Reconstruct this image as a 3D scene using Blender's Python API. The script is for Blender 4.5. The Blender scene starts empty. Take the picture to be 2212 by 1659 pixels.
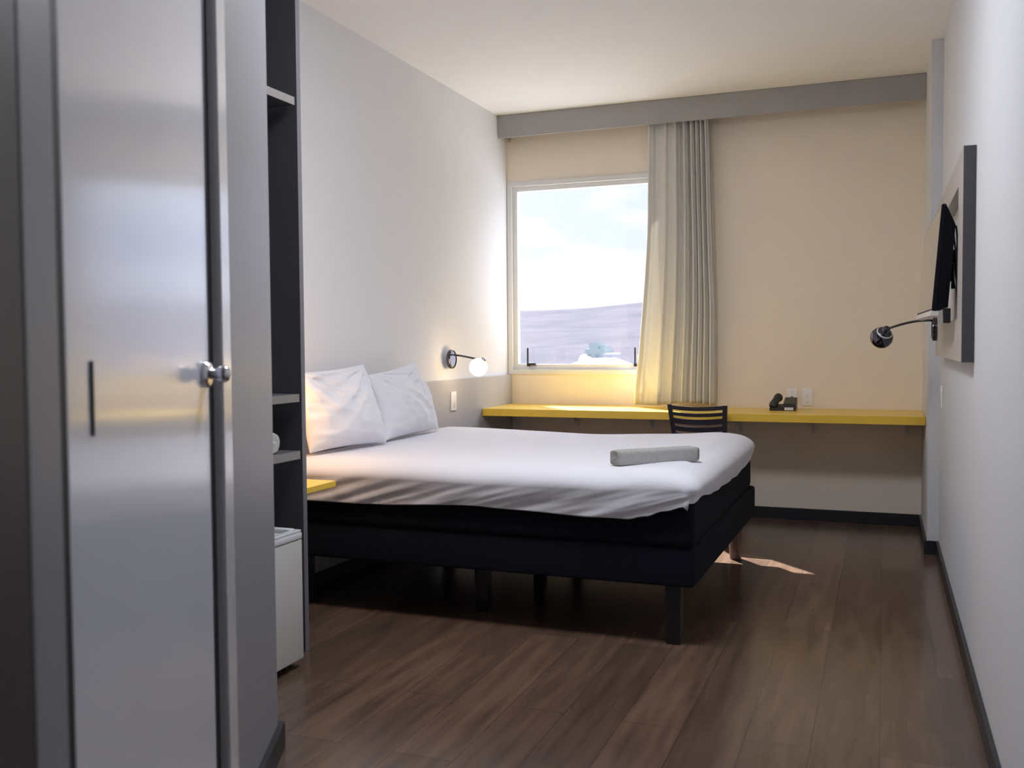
import bpy, bmesh, math, random
from mathutils import Vector, Matrix, noise
random.seed(7)
PI = math.pi
SC = bpy.context.scene
COL = SC.collection

# ------------------------------------------------------------------ camera
YAW, PITCH, ROLL, FPX, CAMH = 0.3705981864791625, 0.04135570161184541, -0.007218419271682215, 2063.2, 1.19134
fw = Vector((-math.sin(YAW) * math.cos(PITCH), math.cos(YAW) * math.cos(PITCH), -math.sin(PITCH)))
rt = Vector((math.cos(YAW), math.sin(YAW), 0))
up = rt.cross(fw)
rt2 = rt * math.cos(ROLL) + up * math.sin(ROLL)
up2 = -rt * math.sin(ROLL) + up * math.cos(ROLL)
cam_data = bpy.data.cameras.new('camera')
cam = bpy.data.objects.new('camera', cam_data)
COL.objects.link(cam)
cam.matrix_world = Matrix(((rt2.x, up2.x, -fw.x, 0), (rt2.y, up2.y, -fw.y, 0), (rt2.z, up2.z, -fw.z, CAMH), (0, 0, 0, 1)))
cam_data.sensor_width = 36.0
cam_data.lens = 36.0 * FPX / 2212.0
cam_data.clip_start = 0.02
cam_data.clip_end = 3000
cam_data.dof.use_dof = True
cam_data.dof.focus_distance = 5.0
cam_data.dof.aperture_fstop = 3.6
SC.camera = cam

# ------------------------------------------------------------------ colour management and sampling options
vs = SC.view_settings
SC.display_settings.display_device = 'sRGB'
vs.view_transform = 'Standard'
vs.look = 'None'
vs.exposure = 0.0
vs.gamma = 1.0
vs.use_curve_mapping = False
cy = SC.cycles
cy.use_denoising = True
cy.max_bounces = 14
cy.diffuse_bounces = 8
cy.glossy_bounces = 5
cy.transmission_bounces = 6
cy.transparent_max_bounces = 12
cy.sample_clamp_indirect = 12
cy.blur_glossy = 0.6

# ------------------------------------------------------------------ sky
SKY = 7.0
world = bpy.data.worlds.new('sky')
SC.world = world
world.use_nodes = True
nt = world.node_tree
nt.nodes.clear()
tc = nt.nodes.new('ShaderNodeTexCoord')
mp = nt.nodes.new('ShaderNodeMapping')
mp.inputs['Scale'].default_value = (2.6, 2.6, 7.0)
ns = nt.nodes.new('ShaderNodeTexNoise')
ns.inputs['Scale'].default_value = 2.4
ns.inputs['Detail'].default_value = 7
rp = nt.nodes.new('ShaderNodeValToRGB')
rp.color_ramp.elements[0].position = 0.42
rp.color_ramp.elements[0].color = (0.56, 0.60, 0.80, 1)
rp.color_ramp.elements[1].position = 0.62
rp.color_ramp.elements[1].color = (0.82, 0.85, 0.98, 1)
bg = nt.nodes.new('ShaderNodeBackground')
bg.inputs['Strength'].default_value = SKY
wo = nt.nodes.new('ShaderNodeOutputWorld')
nt.links.new(tc.outputs['Generated'], mp.inputs['Vector'])
nt.links.new(mp.outputs['Vector'], ns.inputs['Vector'])
nt.links.new(ns.outputs['Fac'], rp.inputs['Fac'])
nt.links.new(rp.outputs['Color'], bg.inputs['Color'])
# the sky brightens from the hazy horizon band towards the zenith
sx = nt.nodes.new('ShaderNodeSeparateXYZ')
nt.links.new(tc.outputs['Generated'], sx.inputs['Vector'])
mr = nt.nodes.new('ShaderNodeMapRange')
mr.interpolation_type = 'SMOOTHSTEP'
mr.inputs['From Min'].default_value = 0.17
mr.inputs['From Max'].default_value = 0.42
mr.inputs['To Min'].default_value = 1.9
mr.inputs['To Max'].default_value = SKY
nt.links.new(sx.outputs['Z'], mr.inputs['Value'])
nt.links.new(mr.outputs['Result'], bg.inputs['Strength'])
nt.links.new(bg.outputs['Background'], wo.inputs['Surface'])

# ------------------------------------------------------------------ sun
sun_data = bpy.data.lights.new('sun', 'SUN')
sun_data.energy = 32.0
sun_data.angle = math.radians(0.53)
sun_data.color = (1.0, 0.95, 0.88)
sun = bpy.data.objects.new('sun', sun_data)
COL.objects.link(sun)
sun.rotation_euler = Vector((0.612, -0.72, -1.0)).to_track_quat('-Z', 'Y').to_euler()
sun.location = (-4, 12, 10)

# ================================================================== materials
def mat(name, col, rough=0.5, metal=0.0, spec=0.5, var=0.0, vscale=6.0, bump=0.0, bscale=80.0, coat=0.0, coat_rough=0.1, sheen=0.0, stretch=(1, 1, 1)):
    m = bpy.data.materials.new(name)
    m.use_nodes = True
    t = m.node_tree
    b = t.nodes['Principled BSDF']
    b.inputs['Base Color'].default_value = (*col, 1)
    b.inputs['Roughness'].default_value = rough
    b.inputs['Metallic'].default_value = metal
    b.inputs['Specular IOR Level'].default_value = spec
    b.inputs['Coat Weight'].default_value = coat
    b.inputs['Coat Roughness'].default_value = coat_rough
    b.inputs['Sheen Weight'].default_value = sheen
    c = t.nodes.new('ShaderNodeTexCoord')
    mpn = t.nodes.new('ShaderNodeMapping')
    mpn.inputs['Scale'].default_value = stretch
    t.links.new(c.outputs['Object'], mpn.inputs['Vector'])
    n = t.nodes.new('ShaderNodeTexNoise')
    n.inputs['Scale'].default_value = vscale
    n.inputs['Detail'].default_value = 4
    t.links.new(mpn.outputs['Vector'], n.inputs['Vector'])
    r = t.nodes.new('ShaderNodeValToRGB')
    v = max(var, 0.008)
    r.color_ramp.elements[0].position = 0.3
    r.color_ramp.elements[1].position = 0.7
    r.color_ramp.elements[0].color = (*[max(0, x * (1 - v)) for x in col], 1)
    r.color_ramp.elements[1].color = (*[min(1, x * (1 + v)) for x in col], 1)
    t.links.new(n.outputs['Fac'], r.inputs['Fac'])
    t.links.new(r.outputs['Color'], b.inputs['Base Color'])
    if bump > 0:
        n2 = t.nodes.new('ShaderNodeTexNoise')
        n2.inputs['Scale'].default_value = bscale
        n2.inputs['Detail'].default_value = 3
        t.links.new(mpn.outputs['Vector'], n2.inputs['Vector'])
        bp = t.nodes.new('ShaderNodeBump')
        bp.inputs['Strength'].default_value = bump
        bp.inputs['Distance'].default_value = 0.01
        t.links.new(n2.outputs['Fac'], bp.inputs['Height'])
        t.links.new(bp.outputs['Normal'], b.inputs['Normal'])
    return m

M = {}
M['wall_white'] = mat('painted_white_wall', (0.755, 0.76, 0.775), 0.75, bump=0.04, bscale=120)
M['wall_greige'] = mat('painted_greige_wall', (0.87, 0.78, 0.65), 0.7, bump=0.04, bscale=120)
M['wall_dimmed'] = mat('dimmed_white_wall', (0.64, 0.65, 0.665), 0.72, bump=0.04, bscale=120)  # white wall paint with the right wall's dimmer, cooler light put into the colour
M['ceiling'] = mat('ceiling_paint', (0.87, 0.87, 0.865), 0.8, bump=0.02, bscale=90)
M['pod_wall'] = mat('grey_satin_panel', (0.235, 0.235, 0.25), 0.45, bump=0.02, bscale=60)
M['grey_lam'] = mat('grey_laminate', (0.36, 0.35, 0.345), 0.4, var=0.03, bump=0.02)
M['tv_panel_m'] = mat('warm_grey_laminate', (0.44, 0.40, 0.37), 0.4, var=0.03)
M['shaded_lam'] = mat('shaded_grey_laminate', (0.10, 0.095, 0.105), 0.5, var=0.05)  # grey laminate, darkened in colour for the unlit wardrobe interior
M['shelf_edge'] = mat('taupe_shelf_edging', (0.24, 0.225, 0.21), 0.4)
M['edge_strip'] = mat('mid_grey_edging', (0.17, 0.16, 0.175), 0.4)
M['head'] = mat('grey_headboard_laminate', (0.46, 0.46, 0.48), 0.42, var=0.03)
M['yellow'] = mat('yellow_laminate', (0.86, 0.58, 0.07), 0.32, spec=0.5, var=0.02)
M['door_gloss'] = mat('glossy_white_door', (0.66, 0.68, 0.75), 0.22, spec=0.4, coat=0.8, coat_rough=0.11)
M['frame_gloss'] = mat('glossy_white_door_frame', (0.60, 0.60, 0.62), 0.22, spec=0.6, coat=0.5, coat_rough=0.1)
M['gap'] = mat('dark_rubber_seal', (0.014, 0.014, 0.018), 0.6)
M['alu'] = mat('white_window_aluminium', (0.74, 0.75, 0.75), 0.25, spec=0.5)
M['black_base'] = mat('black_baseboard_vinyl', (0.018, 0.018, 0.022), 0.4)
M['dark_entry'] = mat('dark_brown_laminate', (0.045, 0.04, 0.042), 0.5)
M['navy'] = mat('navy_black_bed_fabric', (0.006, 0.0075, 0.015), 0.9, spec=0.2, var=0.15, vscale=25, bump=0.15, bscale=350)
M['sheet'] = mat('white_cotton_sheet', (0.73, 0.735, 0.79), 0.85, bump=0.05, bscale=260, sheen=0.15)
M['pillow'] = mat('white_cotton_pillowcase', (0.76, 0.765, 0.81), 0.85, bump=0.05, bscale=260, sheen=0.15)
M['towel'] = mat('grey_terry_towel', (0.44, 0.43, 0.41), 0.95, var=0.08, vscale=60, bump=0.6, bscale=420, sheen=0.2)
M['towel_white'] = mat('white_terry_towel', (0.70, 0.68, 0.64), 0.95, var=0.05, vscale=60, bump=0.6, bscale=420)
M['chair'] = mat('dark_plum_plastic', (0.025, 0.022, 0.032), 0.32)
M['black'] = mat('black_plastic', (0.012, 0.012, 0.014), 0.35)
M['tv_black'] = mat('black_tv_housing', (0.004, 0.004, 0.008), 0.6, spec=0.15)
M['phone'] = mat('charcoal_phone_plastic', (0.03, 0.028, 0.026), 0.45)
M['chrome'] = mat('polished_chrome', (0.62, 0.62, 0.66), 0.12, metal=1.0)
M['dark_chrome'] = mat('dark_chrome', (0.10, 0.10, 0.12), 0.12, metal=1.0)
M['white_plastic'] = mat('white_plastic', (0.88, 0.87, 0.86), 0.35)
M['socket_dark'] = mat('socket_hole', (0.12, 0.10, 0.09), 0.5)
M['silver'] = mat('silver_plastic', (0.62, 0.60, 0.56), 0.3)
M['screen'] = mat('glossy_tv_screen', (0.012, 0.012, 0.014), 0.10, spec=0.9, coat=1.0, coat_rough=0.04)
M['fridge'] = mat('white_enamel', (0.56, 0.55, 0.52), 0.35)
M['fridge_rim'] = mat('pale_fridge_plastic', (0.66, 0.67, 0.69), 0.25)
M['sunlit_leg'] = mat('sunlit_leg_brown', (0.14, 0.085, 0.07), 0.4, var=0.2, vscale=10)  # brown stands for sunlight bounced onto the far leg
M['bracket'] = mat('white_metal_bracket', (0.7, 0.7, 0.7), 0.4)
M['steel'] = mat('dark_window_handle', (0.02, 0.02, 0.03), 0.35)
M['bldg'] = mat('pale_green_render', (0.22, 0.27, 0.265), 0.9, var=0.1)
M['bldg2'] = mat('white_render', (0.33, 0.33, 0.34), 0.9, var=0.05)
M['pane'] = mat('dark_window_pane', (0.17, 0.19, 0.20), 0.2)

def curtain_material():
    m = mat('offwhite_curtain_fabric', (0.84, 0.83, 0.79), 0.9, bump=0.08, bscale=300, sheen=0.1)
    t = m.node_tree
    b = t.nodes['Principled BSDF']
    out = t.nodes['Material Output']
    tr = t.nodes.new('ShaderNodeBsdfTranslucent')
    tr.inputs['Color'].default_value = (0.62, 0.6, 0.54, 1)
    mx = t.nodes.new('ShaderNodeMixShader')
    mx.inputs[0].default_value = 0.22
    t.links.new(b.outputs[0], mx.inputs[1])
    t.links.new(tr.outputs[0], mx.inputs[2])
    t.links.new(mx.outputs[0], out.inputs['Surface'])
    return m
M['curtain'] = curtain_material()

def glass_material():
    m = bpy.data.materials.new('clear_window_glass')
    m.use_nodes = True
    t = m.node_tree
    t.nodes.clear()
    out = t.nodes.new('ShaderNodeOutputMaterial')
    tr = t.nodes.new('ShaderNodeBsdfTransparent')
    tr.inputs['Color'].default_value = (0.95, 0.96, 0.97, 1)
    gl = t.nodes.new('ShaderNodeBsdfGlossy')
    gl.inputs['Roughness'].default_value = 0.02
    mx = t.nodes.new('ShaderNodeMixShader')
    mx.inputs[0].default_value = 0.05
    t.links.new(tr.outputs[0], mx.inputs[1])
    t.links.new(gl.outputs[0], mx.inputs[2])
    t.links.new(mx.outputs[0], out.inputs['Surface'])
    return m
M['glass'] = glass_material()

def bulb_material(strength, col):
    m = bpy.data.materials.new('lit_frosted_bulb')
    m.use_nodes = True
    b = m.node_tree.nodes['Principled BSDF']
    b.inputs['Base Color'].default_value = (0.9, 0.88, 0.8, 1)
    b.inputs['Emission Color'].default_value = (*col, 1)
    b.inputs['Emission Strength'].default_value = strength
    return m
M['bulb'] = bulb_material(16.0, (1.0, 0.72, 0.40))
M['bulb_strong'] = bulb_material(44.0, (1.0, 0.52, 0.17))

def floor_material():
    m = bpy.data.materials.new('brown_wood_laminate_floor')
    m.use_nodes = True
    t = m.node_tree
    b = t.nodes['Principled BSDF']
    c = t.nodes.new('ShaderNodeTexCoord')
    mp1 = t.nodes.new('ShaderNodeMapping')
    mp1.inputs['Rotation'].default_value = (0, 0, PI / 2)
    br = t.nodes.new('ShaderNodeTexBrick')
    br.inputs['Scale'].default_value = 1.0
    br.inputs['Brick Width'].default_value = 1.22
    br.inputs['Row Height'].default_value = 0.19
    br.inputs['Mortar Size'].default_value = 0.0012
    br.inputs['Mortar Smooth'].default_value = 0.3
    br.inputs['Color1'].default_value = (0.138, 0.090, 0.066, 1)
    br.inputs['Color2'].default_value = (0.092, 0.061, 0.046, 1)
    br.inputs['Mortar'].default_value = (0.03, 0.02, 0.016, 1)
    br.offset = 0.37
    t.links.new(c.outputs['Object'], mp1.inputs['Vector'])
    t.links.new(mp1.outputs['Vector'], br.inputs['Vector'])
    mp2 = t.nodes.new('ShaderNodeMapping')
    mp2.inputs['Scale'].default_value = (13, 1.3, 1)
    gn = t.nodes.new('ShaderNodeTexNoise')
    gn.inputs['Scale'].default_value = 1.6
    gn.inputs['Detail'].default_value = 5
    gn.inputs['Roughness'].default_value = 0.5
    t.links.new(c.outputs['Object'], mp2.inputs['Vector'])
    t.links.new(mp2.outputs['Vector'], gn.inputs['Vector'])
    rp = t.nodes.new('ShaderNodeValToRGB')
    rp.color_ramp.elements[0].position = 0.27
    rp.color_ramp.elements[0].color = (0.66, 0.62, 0.60, 1)
    rp.color_ramp.elements[1].position = 0.76
    rp.color_ramp.elements[1].color = (1.32, 1.24, 1.16, 1)
    t.links.new(gn.outputs['Fac'], rp.inputs['Fac'])
    mx = t.nodes.new('ShaderNodeMix')
    mx.data_type = 'RGBA'
    mx.blend_type = 'MULTIPLY'
    mx.inputs['Factor'].default_value = 1.0
    t.links.new(br.outputs['Color'], mx.inputs['A'])
    t.links.new(rp.outputs['Color'], mx.inputs['B'])
    t.links.new(mx.outputs['Result'], b.inputs['Base Color'])
    b.inputs['Roughness'].default_value = 0.3
    rr = t.nodes.new('ShaderNodeMapRange')
    rr.inputs['To Min'].default_value = 0.17
    rr.inputs['To Max'].default_value = 0.27
    t.links.new(gn.outputs['Fac'], rr.inputs['Value'])
    t.links.new(rr.outputs['Result'], b.inputs['Roughness'])
    b.inputs['Specular IOR Level'].default_value = 0.6
    bp = t.nodes.new('ShaderNodeBump')
    bp.inputs['Strength'].default_value = 0.05
    bp.inputs['Distance'].default_value = 0.002
    t.links.new(gn.outputs['Fac'], bp.inputs['Height'])
    t.links.new(bp.outputs['Normal'], b.inputs['Normal'])
    return m
M['floor'] = floor_material()

def hill_material():
    m = bpy.data.materials.new('haze_tinted_hillside')
    m.use_nodes = True
    t = m.node_tree
    b = t.nodes['Principled BSDF']
    b.inputs['Roughness'].default_value = 1.0
    b.inputs['Specular IOR Level'].default_value = 0.0
    c = t.nodes.new('ShaderNodeTexCoord')
    n = t.nodes.new('ShaderNodeTexNoise')
    n.inputs['Scale'].default_value = 0.03
    n.inputs['Detail'].default_value = 9
    n.inputs['Roughness'].default_value = 0.65
    r = t.nodes.new('ShaderNodeValToRGB')
    r.color_ramp.elements[0].position = 0.35
    r.color_ramp.elements[0].color = (0.060, 0.060, 0.071, 1)  # pale lavender tones put the distance haze into the hill colour
    r.color_ramp.elements[1].position = 0.68
    r.color_ramp.elements[1].color = (0.084, 0.080, 0.090, 1)
    t.links.new(c.outputs['Object'], n.inputs['Vector'])
    t.links.new(n.outputs['Fac'], r.inputs['Fac'])
    t.links.new(r.outputs['Color'], b.inputs['Base Color'])
    return m
M['hill'] = hill_material()

# ================================================================== helpers
ORG = {}

def box(bm, x0, x1, y0, y1, z0, z1, bev=0.0, seg=2, rot=None, org=None):
    g = bmesh.ops.create_cube(bm, size=1.0)
    vs_ = g['verts']
    for v in vs_:
        v.co = Vector((x0 + (v.co.x + .5) * (x1 - x0), y0 + (v.co.y + .5) * (y1 - y0), z0 + (v.co.z + .5) * (z1 - z0)))
    if bev > 0:
        es = list({e for v in vs_ for e in v.link_edges})
        r = bmesh.ops.bevel(bm, geom=es, offset=bev, segments=seg, profile=0.6, affect='EDGES')
        vs_ = list({v for f in r['faces'] for v in f.verts} | {v for v in vs_ if v.is_valid})
    if rot is not None:
        bmesh.ops.transform(bm, matrix=Matrix.Translation(org) @ rot @ Matrix.Translation(-Vector(org)), verts=vs_)
    return vs_

def prism(bm, pts, z0, z1):
    a = [bm.verts.new((p[0], p[1], z0)) for p in pts]
    b = [bm.verts.new((p[0], p[1], z1)) for p in pts]
    n = len(pts)
    bm.faces.new(a[::-1]); bm.faces.new(b)
    for i in range(n):
        bm.faces.new((a[i], a[(i + 1) % n], b[(i + 1) % n], b[i]))
    bmesh.ops.recalc_face_normals(bm, faces=bm.faces)

def tube(bm, pts, r, seg=12, cap=True):
    pts = [Vector(p) for p in pts]
    rad = r if isinstance(r, (list, tuple)) else [r] * len(pts)
    rings = []
    prev = None
    for i, p in enumerate(pts):
        d = (pts[min(i + 1, len(pts) - 1)] - pts[max(i - 1, 0)]).normalized()
        if prev is None:
            a = Vector((0, 0, 1)) if abs(d.z) < 0.9 else Vector((1, 0, 0))
            u = d.cross(a).normalized()
        else:
            u = (prev - d * prev.dot(d)).normalized()
        prev = u
        w = d.cross(u)
        rings.append([bm.verts.new(p + (u * math.cos(2 * PI * k / seg) + w * math.sin(2 * PI * k / seg)) * rad[i]) for k in range(seg)])
    for i in range(len(rings) - 1):
        for k in range(seg):
            bm.faces.new((rings[i][k], rings[i][(k + 1) % seg], rings[i + 1][(k + 1) % seg], rings[i + 1][k]))
    if cap:
        bm.faces.new(rings[0][::-1]); bm.faces.new(rings[-1])

def lathe(bm, origin, axis, prof, seg=32):
    """prof: list of (distance along axis, radius)"""
    origin = Vector(origin); axis = Vector(axis).normalized()
    a = Vector((0, 0, 1)) if abs(axis.z) < 0.9 else Vector((1, 0, 0))
    u = axis.cross(a).normalized(); w = axis.cross(u)
    rings = []
    for (d, r) in prof:
        if r < 1e-6:
            rings.append([bm.verts.new(origin + axis * d)])
        else:
            rings.append([bm.verts.new(origin + axis * d + (u * math.cos(2 * PI * k / seg) + w * math.sin(2 * PI * k / seg)) * r) for k in range(seg)])
    for i in range(len(rings) - 1):
        A, B = rings[i], rings[i + 1]
        for k in range(seg):
            k2 = (k + 1) % seg
            if len(A) == 1 and len(B) == 1: continue
            if len(A) == 1: bm.faces.new((A[0], B[k2], B[k]))
            elif len(B) == 1: bm.faces.new((A[k], A[k2], B[0]))
            else: bm.faces.new((A[k], A[k2], B[k2], B[k]))
    bmesh.ops.recalc_face_normals(bm, faces=bm.faces)

def bez(p0, p1, p2, p3, n=14):
    p0, p1, p2, p3 = map(Vector, (p0, p1, p2, p3))
    return [p0 * (1 - t) ** 3 + p1 * 3 * t * (1 - t) ** 2 + p2 * 3 * t * t * (1 - t) + p3 * t ** 3 for t in [i / n for i in range(n + 1)]]

def obj(name, bm, material, parent=None, loc=None, smooth=False, sub=0):
    """vertices are given in world coordinates; the object's origin becomes loc (or the parent's origin)"""
    o0 = Vector(ORG[parent.name]) if parent else Vector(loc or (0, 0, 0))
    for v in bm.verts:
        v.co -= o0
    me = bpy.data.meshes.new(name)
    bm.to_mesh(me); bm.free()
    me.materials.append(material)
    if smooth:
        for p in me.polygons: p.use_smooth = True
    o = bpy.data.objects.new(name, me)
    COL.objects.link(o)
    ORG[o.name] = o0
    if parent: o.parent = parent
    else: o.location = o0
    if smooth == 'auto':
        em = o.modifiers.new('edge_split', 'EDGE_SPLIT')
        em.split_angle = math.radians(35)
    if sub:
        s = o.modifiers.new('subdivision', 'SUBSURF'); s.levels = sub; s.render_levels = sub
    return o

def thing(name, label, cat, loc, group=None, kind=None):
    o = bpy.data.objects.new(name, None)
    o.empty_display_size = 0.05
    COL.objects.link(o)
    o.location = loc
    ORG[o.name] = Vector(loc)
    if label: o['label'] = label
    if cat: o['category'] = cat
    if group: o['group'] = group
    if kind: o['kind'] = kind
    return o

def tag(o, label, cat, group=None, kind=None):
    o['label'] = label; o['category'] = cat
    if group: o['group'] = group
    if kind: o['kind'] = kind
    return o

def struct(o):
    o['kind'] = 'structure'
    return o

def B(): return bmesh.new()

def copy_tree(o, parent=None):
    c = o.copy()
    COL.objects.link(c)
    c.parent = parent
    ORG[c.name] = ORG[o.name]
    for ch in [x for x in list(COL.objects) if x.parent == o]:
        copy_tree(ch, c)
    return c

# ================================================================== room
XL, XC, XR = -2.616, 0.237, 0.298
YV, YB, YD, YC, H, ZV = 6.475, 6.660, 6.082, 5.793, 2.845, 2.685
YO = 6.80          # outer face of the window wall
YF = -1.60         # wall behind the camera
WX0, WX1, WZ0, WZ1 = -2.60, -1.495, 0.985, 2.375   # window opening

bm = B(); box(bm, XL - .15, XR + .15, YF - .15, YO, -.12, 0)
struct(obj('floor', bm, M['floor']))
bm = B(); box(bm, XL - .15, XR + .15, YF - .15, YO, H, H + .12)
struct(obj('ceiling', bm, M['ceiling']))
bm = B(); box(bm, XL - .15, XL, YF, YO, 0, H)
struct(obj('wall_left', bm, M['wall_white']))
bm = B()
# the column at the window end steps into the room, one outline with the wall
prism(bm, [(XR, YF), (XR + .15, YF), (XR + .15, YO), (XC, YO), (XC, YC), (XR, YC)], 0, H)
struct(obj('wall_right', bm, M['wall_dimmed']))
bm = B()
box(bm, XL, WX0, YB, YO, 0, H)
box(bm, WX1, XC, YB, YO, 0, H)
box(bm, WX0, WX1, YB, YO, 0, WZ0)
box(bm, WX0, WX1, YB, YO, WZ1, H)
bmesh.ops.remove_doubles(bm, verts=bm.verts, dist=1e-5)
struct(obj('wall_back', bm, M['wall_greige']))
bm = B(); box(bm, XL - .15, XR + .15, YF - .15, YF, 0, H)
struct(obj('wall_front', bm, M['wall_white']))

# angled bathroom pod wall with the glossy door
AZ = math.radians(-25)
U = Vector((math.sin(AZ), math.cos(AZ), 0)); N = Vector((U.y, -U.x, 0))
CP = Vector((-1.656, 2.334, 0))
def pp(s, off=0.0, z=0.0):
    q = CP + U * s + N * off
    return Vector((q.x, q.y, z))
def pbox(bm, s0, s1, o0, o1, z0, z1, bev=0.0):
    """box in the plane of the pod wall: s along it, o out of it"""
    vs_ = box(bm, s0, s1, o0, o1, z0, z1, bev)
    for v in vs_:
        q = CP + U * v.co.x + N * v.co.y
        v.co = Vector((q.x, q.y, v.co.z))
    bmesh.ops.recalc_face_normals(bm, faces=bm.faces)
S_FR, S_FL = -0.700, -1.480     # door leaf
ZD = 2.60
bm = B()
T = 0.10
p0, p1 = pp(-0.642, 0), pp(0, 0)
# plan outline of the part right of the door: runs to the corner and turns back to the left wall
prism(bm, [(p0.x, p0.y), (p1.x, p1.y), (XL, p1.y + 0.02), (XL, p1.y - .10), (pp(-.08, -T).x, p1.y - .10), (pp(-0.642, -T).x, pp(-0.642, -T).y)], 0, H)
struct(obj('wall_entrance', bm, M['pod_wall']))
bm = B()
pbox(bm, -1.50, -0.642, -T, -0.002, ZD + .05, H)
struct(obj('wall_over_door', bm, M['pod_wall']))
bm = B()
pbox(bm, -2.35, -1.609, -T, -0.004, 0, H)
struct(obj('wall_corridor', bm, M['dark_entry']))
d1 = struct(thing('door_1', None, None, pp(S_FL)))
bm = B(); pbox(bm, S_FL + .003, S_FR - .003, -.05, -.006, .012, ZD, .003)
obj('door_leaf', bm, M['door_gloss'], d1)
bm = B()
pbox(bm, S_FR + .052, S_FR + .135, -T, .012, 0, ZD + .05, .005)
obj('door_frame', bm, M['frame_gloss'], d1)
bm = B()
pbox(bm, S_FL - .128, S_FL - .028, -T, -.002, 0, ZD + .05, .004)
obj('hinge_side_casing', bm, M['pod_wall'], d1)
bm = B()
pbox(bm, S_FR + .001, S_FR + .052, -T, -.010, 0, ZD + .02)
pbox(bm, S_FL - .028, S_FL - .001, -T, -.005, 0, ZD + .02)
pbox(bm, S_FL - .026, S_FR + .052, -T, -.010, ZD + .003, ZD + .05)
obj('door_seal', bm, M['gap'], d1)
bm = B(); pbox(bm, -1.391, -1.387, -.0062, -.002, 1.062, 1.172)  # thin dark vertical strip on the door leaf
obj('door_dark_strip', bm, M['gap'], d1)
kp = pp(-.742, -.006, 1.133)
bm = B(); lathe(bm, kp, N, [(0, 0), (0, .029), (.007, .029), (.013, .024), (.014, .0)], 36)
rose = obj('rose', bm, M['chrome'], d1, smooth='auto')
bm = B(); lathe(bm, kp, N, [(.008, .0), (.008, .011), (.022, .011), (.028, .014), (.034, .0185), (.044, .019), (.051, .015), (.055, .007), (.0555, 0)], 32)
obj('knob', bm, M['chrome'], rose, smooth='auto')

# baseboards
bm = B(); box(bm, XL + .031, XC - .001, YB - .014, YB - .0005, 0.001, .076, .002)
struct(obj('baseboard_back', bm, M['black_base']))
bm = B()
prism(bm, [(XR - .014, YF), (XR - .0005, YF), (XR - .0005, YC - .0005), (XC - .0005, YC - .0005), (XC - .0005, YB - .015), (XC - .014, YB - .015), (XC - .014, YC - .014), (XR - .014, YC - .014)], .001, .077)
struct(obj('baseboard_right', bm, M['black_base']))
bm = B(); box(bm, XL + .0005, XL + .016, 3.17, YB - .001, .001, .072, .002)
struct(obj('baseboard_left', bm, M['black_base']))
bm = B()
a, b_, c_, d_ = pp(-.56, .001), pp(.001, .001), pp(.014, .016), pp(-.56, .016)
prism(bm, [(a.x, a.y), (b_.x, b_.y), (b_.x - .25, b_.y + .02), (b_.x - .25, b_.y + .034), (c_.x, c_.y + .004), (d_.x, d_.y)], .001, .077)
struct(obj('baseboard_entrance', bm, M['black_base']))

# ------------------------------------------------------------------ window
w1 = struct(thing('window_1', None, None, ((WX0 + WX1) / 2, YB, WZ0)))
def ring(bm, x0, x1, z0, z1, t, y0, y1, bev=.003, tb=None):
    tb = tb or t
    box(bm, x0, x0 + t, y0, y1, z0, z1, bev)
    box(bm, x1 - t, x1, y0, y1, z0, z1, bev)
    box(bm, x0 + t, x1 - t, y0, y1, z0, z0 + tb, bev)
    box(bm, x0 + t, x1 - t, y0, y1, z1 - t, z1, bev)
bm = B(); ring(bm, XL + .003, -1.478, .969, 2.392, .036, YB - .012, YO - .005)
obj('window_frame', bm, M['alu'], w1, smooth='auto')
bm = B(); ring(bm, XL + .038, -1.513, 1.004, 2.357, .036, YB + .012, YB + .062, tb=.040)
sash = obj('window_sash', bm, M['alu'], w1, smooth='auto')
bm = B(); box(bm, XL + .06, -1.535, YB + .040, YB + .046, 1.03, 2.335)
obj('glass_pane', bm, M['glass'], w1)
for hx, sg in ((-2.452, 1), (-1.640, -1)):
    bm = B()
    box(bm, hx - .010, hx + .010, YB - .020, YB + .012, 1.028, 1.052, .003)
    box(bm, hx - .006, hx + .006, YB - .028, YB - .018, 1.046, 1.165, .003)
    if sg > 0: box(bm, hx, hx + .055, YB - .016, YB + .010, 1.036, 1.054, .003)
    else: box(bm, hx - .014, hx, YB - .016, YB + .010, 1.036, 1.054, .003)
    obj('window_handle', bm, M['steel'], w1)

# ------------------------------------------------------------------ outside: hillside and houses
def hill_h(x, y):
    r = x / max(y, 1)
    if y < 520:
        base = -14 - 6 * min(1, y / 150) + max(0, (y - 150)) / 370 * 24
    else:
        base = 4 + (y - 520) / 330 * 32
    ridge = {}
    rr = 0.0393 + .0006 * (r + .38) / .07 if r < -.31 else 0.0399 + .0055 * min(1.3, (r + .31) / .067)
    top = rr * 850 + CAMH
    base = base if y < 520 else 4 + (y - 520) / 330 * (top - 4)
    if y > 850: base = top - (y - 850) * .25
    n = noise.noise(Vector((x * .012, y * .012, 0))) * 4.0 + noise.noise(Vector((x * .04, y * .04, 3))) * 1.2
    k = max(0, min(1, (y - 160) / 200)) * (1 - max(0, min(1, (y - 740) / 110)) * .92)
    return base + n * k
bm = B()
gb = B(); box(gb, -60, 60, 7.2, 60, -14.2, -14)
struct(obj('ground', gb, mat('pale_bounce_paving', (0.32, 0.335, 0.35), .9, var=.1)))  # unseen ground, added pale to bounce sunlight up to the ceiling
nx, ny = 90, 80
rows = []
for j in range(ny + 1):
    y = 60 * (1200 / 60) ** (j / ny)
    row = []
    for i in range(nx + 1):
        x = y * (-1.5 + 3.0 * i / nx)
        row.append(bm.verts.new((x, y, hill_h(x, y))))
    rows.append(row)
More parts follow.
